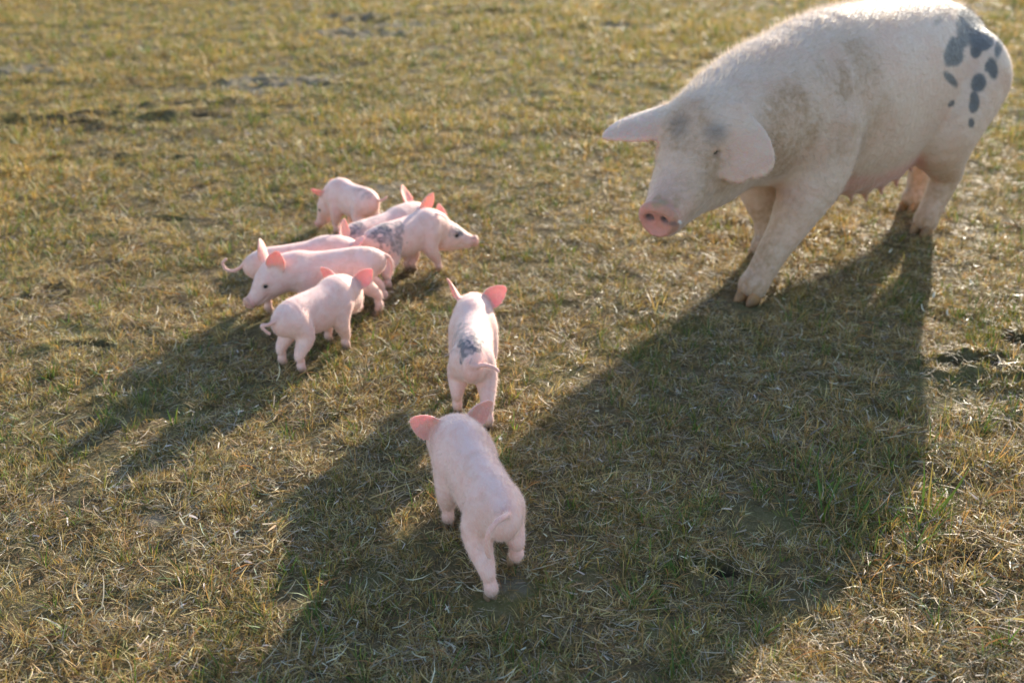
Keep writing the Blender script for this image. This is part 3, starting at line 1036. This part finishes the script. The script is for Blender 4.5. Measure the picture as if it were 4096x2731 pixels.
# ------------------------------------------------------------------ pale straw flakes lying on the turf
M_FLAKE = plain_material('pale_straw_flake', (.70, .64, .50), .45, .4, (.60, .50, .34), 80)
fr_ = np.random.default_rng(21)
for px, py in ((3722, 905), (3855, 958), (3715, 1118), (3790, 1242), (3862, 1275), (3735, 1178), (3885, 1128), (3905, 1060), (3690, 1232), (4070, 1180), (3560, 1000), (1585, 1212), (1530, 1402), (1960, 1090), (2120, 1150), (3870, 1610), (3330, 1530), (3640, 1590)):
    c = pg(px, py, .02)
    L, Wd, n = fr_.uniform(.016, .034), fr_.uniform(.004, .008), 5
    Vf, Ff = [], []
    for k in range(n + 1):
        t = k / n - .5
        z = .006 * (4 * t * t) * fr_.uniform(.5, 1.3)
        w = Wd * (1 - 1.6 * t * t) / 2
        for s, dz in ((-1, 0), (1, 0), (1, .0012), (-1, .0012)):
            Vf.append((t * L, s * w, z + dz))
    for k in range(n):
        q = k * 4
        for a_, b_ in ((0, 1), (1, 2), (2, 3), (3, 0)):
            Ff.append((q + a_, q + b_, q + 4 + b_, q + 4 + a_))
    Ff += [(3, 2, 1, 0), (n * 4, n * 4 + 1, n * 4 + 2, n * 4 + 3)]
    o = np_mesh('straw_flake', Vf, Ff, M_FLAKE)
    o.location = (c[0], c[1], float(ground_z(np.array([c]))[0]) + .016)
    o.rotation_euler = (fr_.uniform(-.5, .5), fr_.uniform(-.5, .5), fr_.uniform(0, 6.28))
    o['label'] = ('small pale straw flake on the sunlit grass to the right of the sow' if px > 3650 else 'small pale straw flake on the shaded grass below the sow' if px > 3000 else 'small pale straw flake on the grass between the piglets and the sow')
    o['category'] = 'straw'
    o['group'] = 'pale straw flakes on the turf'


# ------------------------------------------------------------------ sow
SS = 0.93
SOW_H = 219.0
rz = R(SOW_H)
hv = np.array([math.cos(rz), math.sin(rz)]); lv = np.array([-math.sin(rz), math.cos(rz)])
SHL, SFL = (-.40, .17), (.78, .16)
sp2, sow_hd = place2((3680, 935), SHL, (3010, 1195), SFL, SS)
rz = R(sow_hd)
sow_pos = sp2
gz = float(ground_z(np.array([sow_pos]))[0])
w2l = lambda v: np.array([v[0] * math.cos(rz) + v[1] * math.sin(rz), -v[0] * math.sin(rz) + v[1] * math.cos(rz), v[2]])
sow = thing('sow', 'big dusty white sow with grey spots on her rump and a drooping ear, walking left', 'sow', (sow_pos[0], sow_pos[1], gz), rz)
F = Field((-.98, -.52, -.02), (1.52, .62, 1.10), .0075)
st = [(-.675, .69, .14), (-.635, .675, .205), (-.53, .655, .275), (-.32, .645, .315), (-.05, .64, .325), (.22, .635, .320), (.45, .63, .278), (.62, .625, .230), (.76, .62, .185)]
F.chain([(x, 0, z, r) for x, z, r in st], .05, 3, oval=.86)
F.ell((.05, 0, .47), (.45, .225, .19), .10)
# withers and hips
for s in (-1, 1):
    F.ell((.45, s * .165, .56), (.15, .085, .20), .07)
# udder
for s in (-1, 1):
    F.chain([(-.30, s * .07, .40, .07), (-.15, s * .095, .355, .085), (.05, s * .095, .340, .080), (.25, s * .09, .355, .065), (.36, s * .08, .375, .05)], .05, 3)
    for k, tx in enumerate((-.26, -.17, -.06, .05, .16, .27)):
        zb = (.335, .285, .27, .265, .285, .31)[k]
        F.ell((tx, s * .115, zb + .02), (.040, .036, .034), .03)
        F.chain([(tx, s * .125, zb + .015, .017), (tx - .004, s * .135, zb - .025, .0095), (tx - .006, s * .139, zb - .043, .007)], .014, 2)
# neck and head
POLL = np.array([.965, .045, .66])
F.chain([(.62, .0, .615, .232), (.76, .02, .61, .205), (.88, .035, .615, .172), (*POLL - [0, 0, .03], .13)], .08, 3)
YAW, PIT = R(17), R(-25)
pt0, dr, (f, l, u) = head_frame(POLL, YAW, PIT, R(0))
pt = lambda a, b_, c_, r=None: pt0(a * .91, b_, c_, r)
F.chain([pt(-.02, 0, -.03, .130), pt(.06, 0, -.030, .124), pt(.15, 0, -.052, .110), pt(.25, 0, -.080, .090), pt(.345, 0, -.093, .076), pt(.425, 0, -.094, .066)], .04, 3)
F.chain([pt(.0, 0, -.165, .125), pt(.11, 0, -.172, .102), pt(.22, 0, -.168, .074), pt(.31, 0, -.162, .052), pt(.385, 0, -.155, .040)], .04, 3)
for s in (-1, 1):
    F.ell(pt(.06, s * .085, -.105), (.11, .07, .09), .05, (f, l, u))
    F.ell(pt(.085, s * .078, .015), (.06, .035, .04), .04, (f, l, u))
    F.ell(pt(.24, s * .055, -.10), (.09, .035, .05), .04, (f, l, u))
F.ell(pt(-.03, 0, -.205), (.17, .130, .115), .07, (f, l, u))
# snout disc, nostrils, mouth
F.ell(pt(.440, 0, -.088), (.022, .072, .064), .012, (f, l, u))
F.ell(pt(.478, 0, -.086), (.024, .054, .044), .010, (f, l, u), cut=True)
for s in (-1, 1):
    F.ell(pt(.455, s * .027, -.082), (.026, .0125, .0170), .004, (f, l, u), cut=True)
    F.ell(pt(.155, s * .099, -.010), (.026, .016, .011), .010, (f, l, u), cut=True)
    F.chain([pt(.425, s * .030, -.148, .007), pt(.36, s * .062, -.140, .008), pt(.29, s * .078, -.130, .008), pt(.245, s * .086, -.124, .006)], .008, 3, cut=True)
# ears
E = []
ears_ = [
    # near (left) ear: hangs over the cheek
    make_ear(pt(.030, .112, .045), w2l((.26, -.62, -.78)), w2l((-.12, -.75, .60)), .205, .178, .0120, cup=-.22, bend=-.22, rag=.013,
             prof=[.45, .58, .74, .95, 1.05, 1.05, .96, .78, .50, -.5]),
    # far (right) ear: stands out sideways
    make_ear(pt(.02, -.095, .050), w2l((-1.0, -.12, -.34)), w2l((-.22, -.30, .90)), .265, .185, .0085, cup=-.42, bend=-.05,
             prof=[.45, .6, .85, 1.0, .95, .78, .52, .3, .08, -.4]),
]
for e in ears_:
    E.append(e)
    F.ear(e, .025)
# tail (short curl behind the rump)
F.chain([(-.68, -.01, .80, .03), (-.755, -.03, .80, .018), (-.80, -.06, .75, .015), (-.80, -.08, .68, .012), (-.79, -.07, .63, .009)], .02, 3)
# legs
legs = dict(
    fl=[(.46, .13, .56, .17), (.50, .175, .42, .120), (.61, .18, .265, .074), (.685, .17, .165, .056), (.735, .163, .09, .050), (.765, .16, .055, .054)],
    fr=[(.46, -.13, .56, .17), (.42, -.15, .42, .115), (.40, -.12, .265, .072), (.375, -.09, .165, .054), (.38, -.075, .09, .049), (.40, -.07, .055, .052)],
    hl=[(-.50, .125, .63, .225), (-.36, .175, .47, .165), (-.43, .18, .34, .100), (-.495, .18, .245, .064), (-.455, .175, .15, .052), (-.425, .17, .085, .050), (-.41, .17, .055, .053)],
    hr=[(-.52, -.125, .63, .225), (-.47, -.15, .47, .155), (-.62, -.10, .34, .092), (-.73, -.07, .245, .062), (-.71, -.05, .15, .051), (-.69, -.04, .085, .049), (-.67, -.04, .055, .052)])
for key, pts in legs.items():
    F.chain(pts, .035 if key[0] == 'f' else .02, 4)
    x, y, z, r_ = pts[-1]
    # dew claws
    for s in (-1, 1):
        F.chain([(x - .050, y + s * .026, z + .055, .017), (x - .078, y + s * .032, z + .030, .010)], .012, 2)
    F.chain([(x + .055, y, z + .03, .006), (x + .05, y, z - .03, .010), (x + .02, y, z - .05, .012)], .012, 2, cut=True)
    hoof(np.array([x + .012, y, -.004]) * SS, {'fl': .10}.get(key, 0.0), .092 * SS, M_SHOOF, sow)
V, Q = F.mesh()
V = smooth_mesh(V, Q, 2)
N = vnormals(V, Q)
# ragged edge and folds
dEs = [ear_dist(e, V[:, 0], V[:, 1], V[:, 2]) for e in E]
dE = np.min(dEs, 0)
uE = np.max([np.clip(((V - e['B']) @ e['D']) / e['L'], 0, 1) * (d < .009) for e, d in zip(E, dEs)], 0)
ear = (dE < .009) * sstep(.12, .4, uE)
dsn = np.linalg.norm((V - pt(.445, 0, -.088)), axis=1)
pink = 0.12 * ear
pink = np.maximum(pink, 1.0 * (1 - sstep(.062, .085, dsn)))
pink = np.maximum(pink, .35 * (1 - sstep(.08, .18, dsn)))
ud = (1 - sstep(.36, .50, V[:, 2])) * (np.abs(V[:, 1]) < .26) * sstep(-.48, -.36, V[:, 0]) * (1 - sstep(.34, .46, V[:, 0])) * sstep(.20, .24, V[:, 2] + .0)
ud *= 1 - sstep(.02, .06, np.abs(V[:, 1]) - .16)
pink = np.maximum(pink, .75 * ud)
pink = np.clip(pink + .10 * (fbm(V, 5, 3, 5) - .5), 0, 1)
V *= SS
W = to_world(V, (sow_pos[0], sow_pos[1], gz), rz)
Nw = to_world(N, (0, 0, 0), rz)
K = 4096 / 2352
spx = [(2255, 60, 30, 40, 30), (2262, 88, 24, 20, 0), (2225, 50, 22, 46, 0), (2218, 80, 14, 24, 0), (2197, 112, 19, 34, 8), (2203, 128, 18, 18, 0), (2248, 110, 12, 17, 0),
       (2193, 182, 22, 10, 45), (2254, 185, 15, 19, 0), (2192, 240, 6, 8, 30), (2286, 158, 11, 26, -18), (2276, 150, 6, 14, 0), (2300, 95, 9, 40, 0), (2246, 232, 9, 22, -18), (2240, 248, 7, 14, -18), (2238, 282, 7, 12, -15), (2175, 20, 10, 40, 25)]
spot = spots_from_pixels(W, Nw, [(a * K, b * K, c * K, d * K, -e, (.9 if b > 30 else .35)) for a, b, c, d, e in spx], 14, 77)
dirt_shade = .0 * V[:, 0]
dpx = [(1840, 245, 80, 75, 0, 1), (1900, 190, 85, 65, 30, .95), (1965, 145, 65, 70, 0, .8), (1890, 310, 100, 80, 0, .75), (1800, 340, 75, 75, 0, .65), (1970, 230, 80, 80, 0, .55),
       (1700, 330, 30, 34, 0, .5), (1660, 430, 60, 40, 0, .25), (1580, 300, 60, 70, 0, .85), (1640, 375, 30, 36, 0, 1), (1600, 430, 50, 50, 0, .5), (1545, 290, 20, 40, 0, .5), (1760, 560, 30, 60, 0, .5), (1720, 690, 30, 14, 0, .6),  # face dirt, with the near eye's dark crease shade painted in
       (1740, 640, 36, 40, 0, .35), (2120, 510, 40, 30, 0, .5), (1800, 480, 50, 30, 0, .35), (1528, 462, 30, 22, 0, 1), (1550, 520, 26, 14, 0, .9), (1660, 395, 20, 6, 0, .5)]
dm = spots_from_pixels(W, Nw, [(a * K, b * K, c * K, d * K, -e, s_) for a, b, c, d, e, s_ in dpx], 7, 88)
def blur_attr(dm, it):      # soft edges
  for _ in range(it):
    E2 = np.vstack([Q[:, [0, 1]], Q[:, [1, 2]], Q[:, [2, 3]], Q[:, [3, 0]]])
    deg = np.bincount(E2.ravel(), minlength=len(V)) + 1e-9
    s_ = np.bincount(E2[:, 0], dm[E2[:, 1]], len(V)) + np.bincount(E2[:, 1], dm[E2[:, 0]], len(V))
    dm = .3 * dm + .7 * s_ / deg
  return dm
dm = blur_attr(dm, 40)
streak = .5 * fbm(np.column_stack([V[:, 0] * 26, V[:, 1] * 26, V[:, 2] * 8]), 1.0, 3, 61) + .5 * fbm(V, 9.0, 3, 62)
dirt_shade = .8 * dm * (.35 + .9 * sstep(.32, .66, streak))
dirt_shade += .58 * (1 - sstep(.05, .42, V[:, 2])) * (.4 + 1.2 * sstep(.35, .65, fbm(V, 8, 3, 15)))
dirt_shade += (.17 + .20 * sstep(.45, .66, fbm(V, 5, 3, 19))) * (1 - sstep(.35, .75, V[:, 2]))  # lower body: dust, plus warm ground bounce painted into the colour
dirt_shade += .30 * (1 - sstep(.05, .22, np.linalg.norm((V / SS - pt(-.06, .16, -.14)) * [1, 1, .8], axis=1)))
dirt_shade = np.clip(dirt_shade, 0, .9) * (1 - .9 * ear)
small = blur_attr(spots_from_pixels(W, Nw, [(a * K, b * K, c * K, d * K, -e, s_) for a, b, c, d, e, s_ in (
    (1524, 462, 26, 10, 20, .95), (1502, 470, 14, 6, 10, .7), (1552, 522, 22, 8, 0, .9), (1636, 385, 12, 24, 10, .95), (1622, 402, 26, 10, -30, .7), (1700, 400, 46, 5, 0, .5), (1535, 350, 5, 22, 0, .6))], 20, 89), 7)  # small face marks, including painted shade in the eye crease
dirt_shade = np.maximum(dirt_shade, small * (.6 + .6 * streak))
for q_, r_, k_ in ((pt(.425, .01, -.028), .055, 1.0), (pt(.40, .045, -.035), .045, .9), (pt(.40, .05, -.145), .04, .8), (pt(.155, .098, -.03), .055, .85)):  # last entry: shade of the near eye socket, painted in
    dirt_shade = np.maximum(dirt_shade, k_ * (1 - sstep(.35, 1.0, np.linalg.norm(V / SS - q_, axis=1) / r_)) * (.35 + .8 * sstep(.3, .6, fbm(V, 40, 2, 33))))
dirt_shade = np.clip(dirt_shade, 0, 1)
greyh = blur_attr(spots_from_pixels(W, Nw, [(1652 * K, 298 * K, 26 * K, 24 * K, 0, .55), (1555 * K, 282 * K, 24 * K, 26 * K, 0, .45)], 18, 92), 12)
spot = np.maximum(spot, greyh)
greyh = spots_from_pixels(W, Nw, [(1550 * K, 522 * K, 18 * K, 7 * K, 0, .6)], 18, 90)
spot = np.maximum(spot, greyh)
for s in (-1, 1):
    spot = np.maximum(spot, .85 * (1 - sstep(.011, .020, np.linalg.norm(V / SS - pt(.446, s * .026, -.082), axis=1))))
foam = spots_from_pixels(W, Nw, [(1572 * K, 514 * K, 7 * K, 3.5 * K, -20, .6)], 30, 91)
at = dict(pink=pink, dirt_shade=dirt_shade, spot=spot, ear=ear, foam=foam)
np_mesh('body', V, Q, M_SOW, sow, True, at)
for s in (-1, 1):
    uv_ball('eye', pt(.152, s * .083, -.007) * SS, .0145 * SS, M_EYE, sow)
hw = np.where(ear > .3, .5, 1.0) * (dsn > .085) * (.25 + .75 * sstep(.2, .5, V[:, 2])) * (1 - .8 * ud)
hair_mesh(V, N, at, 80000, .016, .0010, .24, sow, M_SHAIR, flow=(-1, 0, -.6), weight=hw)
# longer bristles along the spine and the poll
rg = sstep(.6, .95, N[:, 2]) * (np.abs(V[:, 1]) < .16) * (V[:, 2] > .6) * (ear < .1)
hair_mesh(V, N, at, 9000, .026, .0011, .45, sow, M_SHAIR, flow=(-1, 0, -.2), weight=rg + 1e-9, name='bristles')
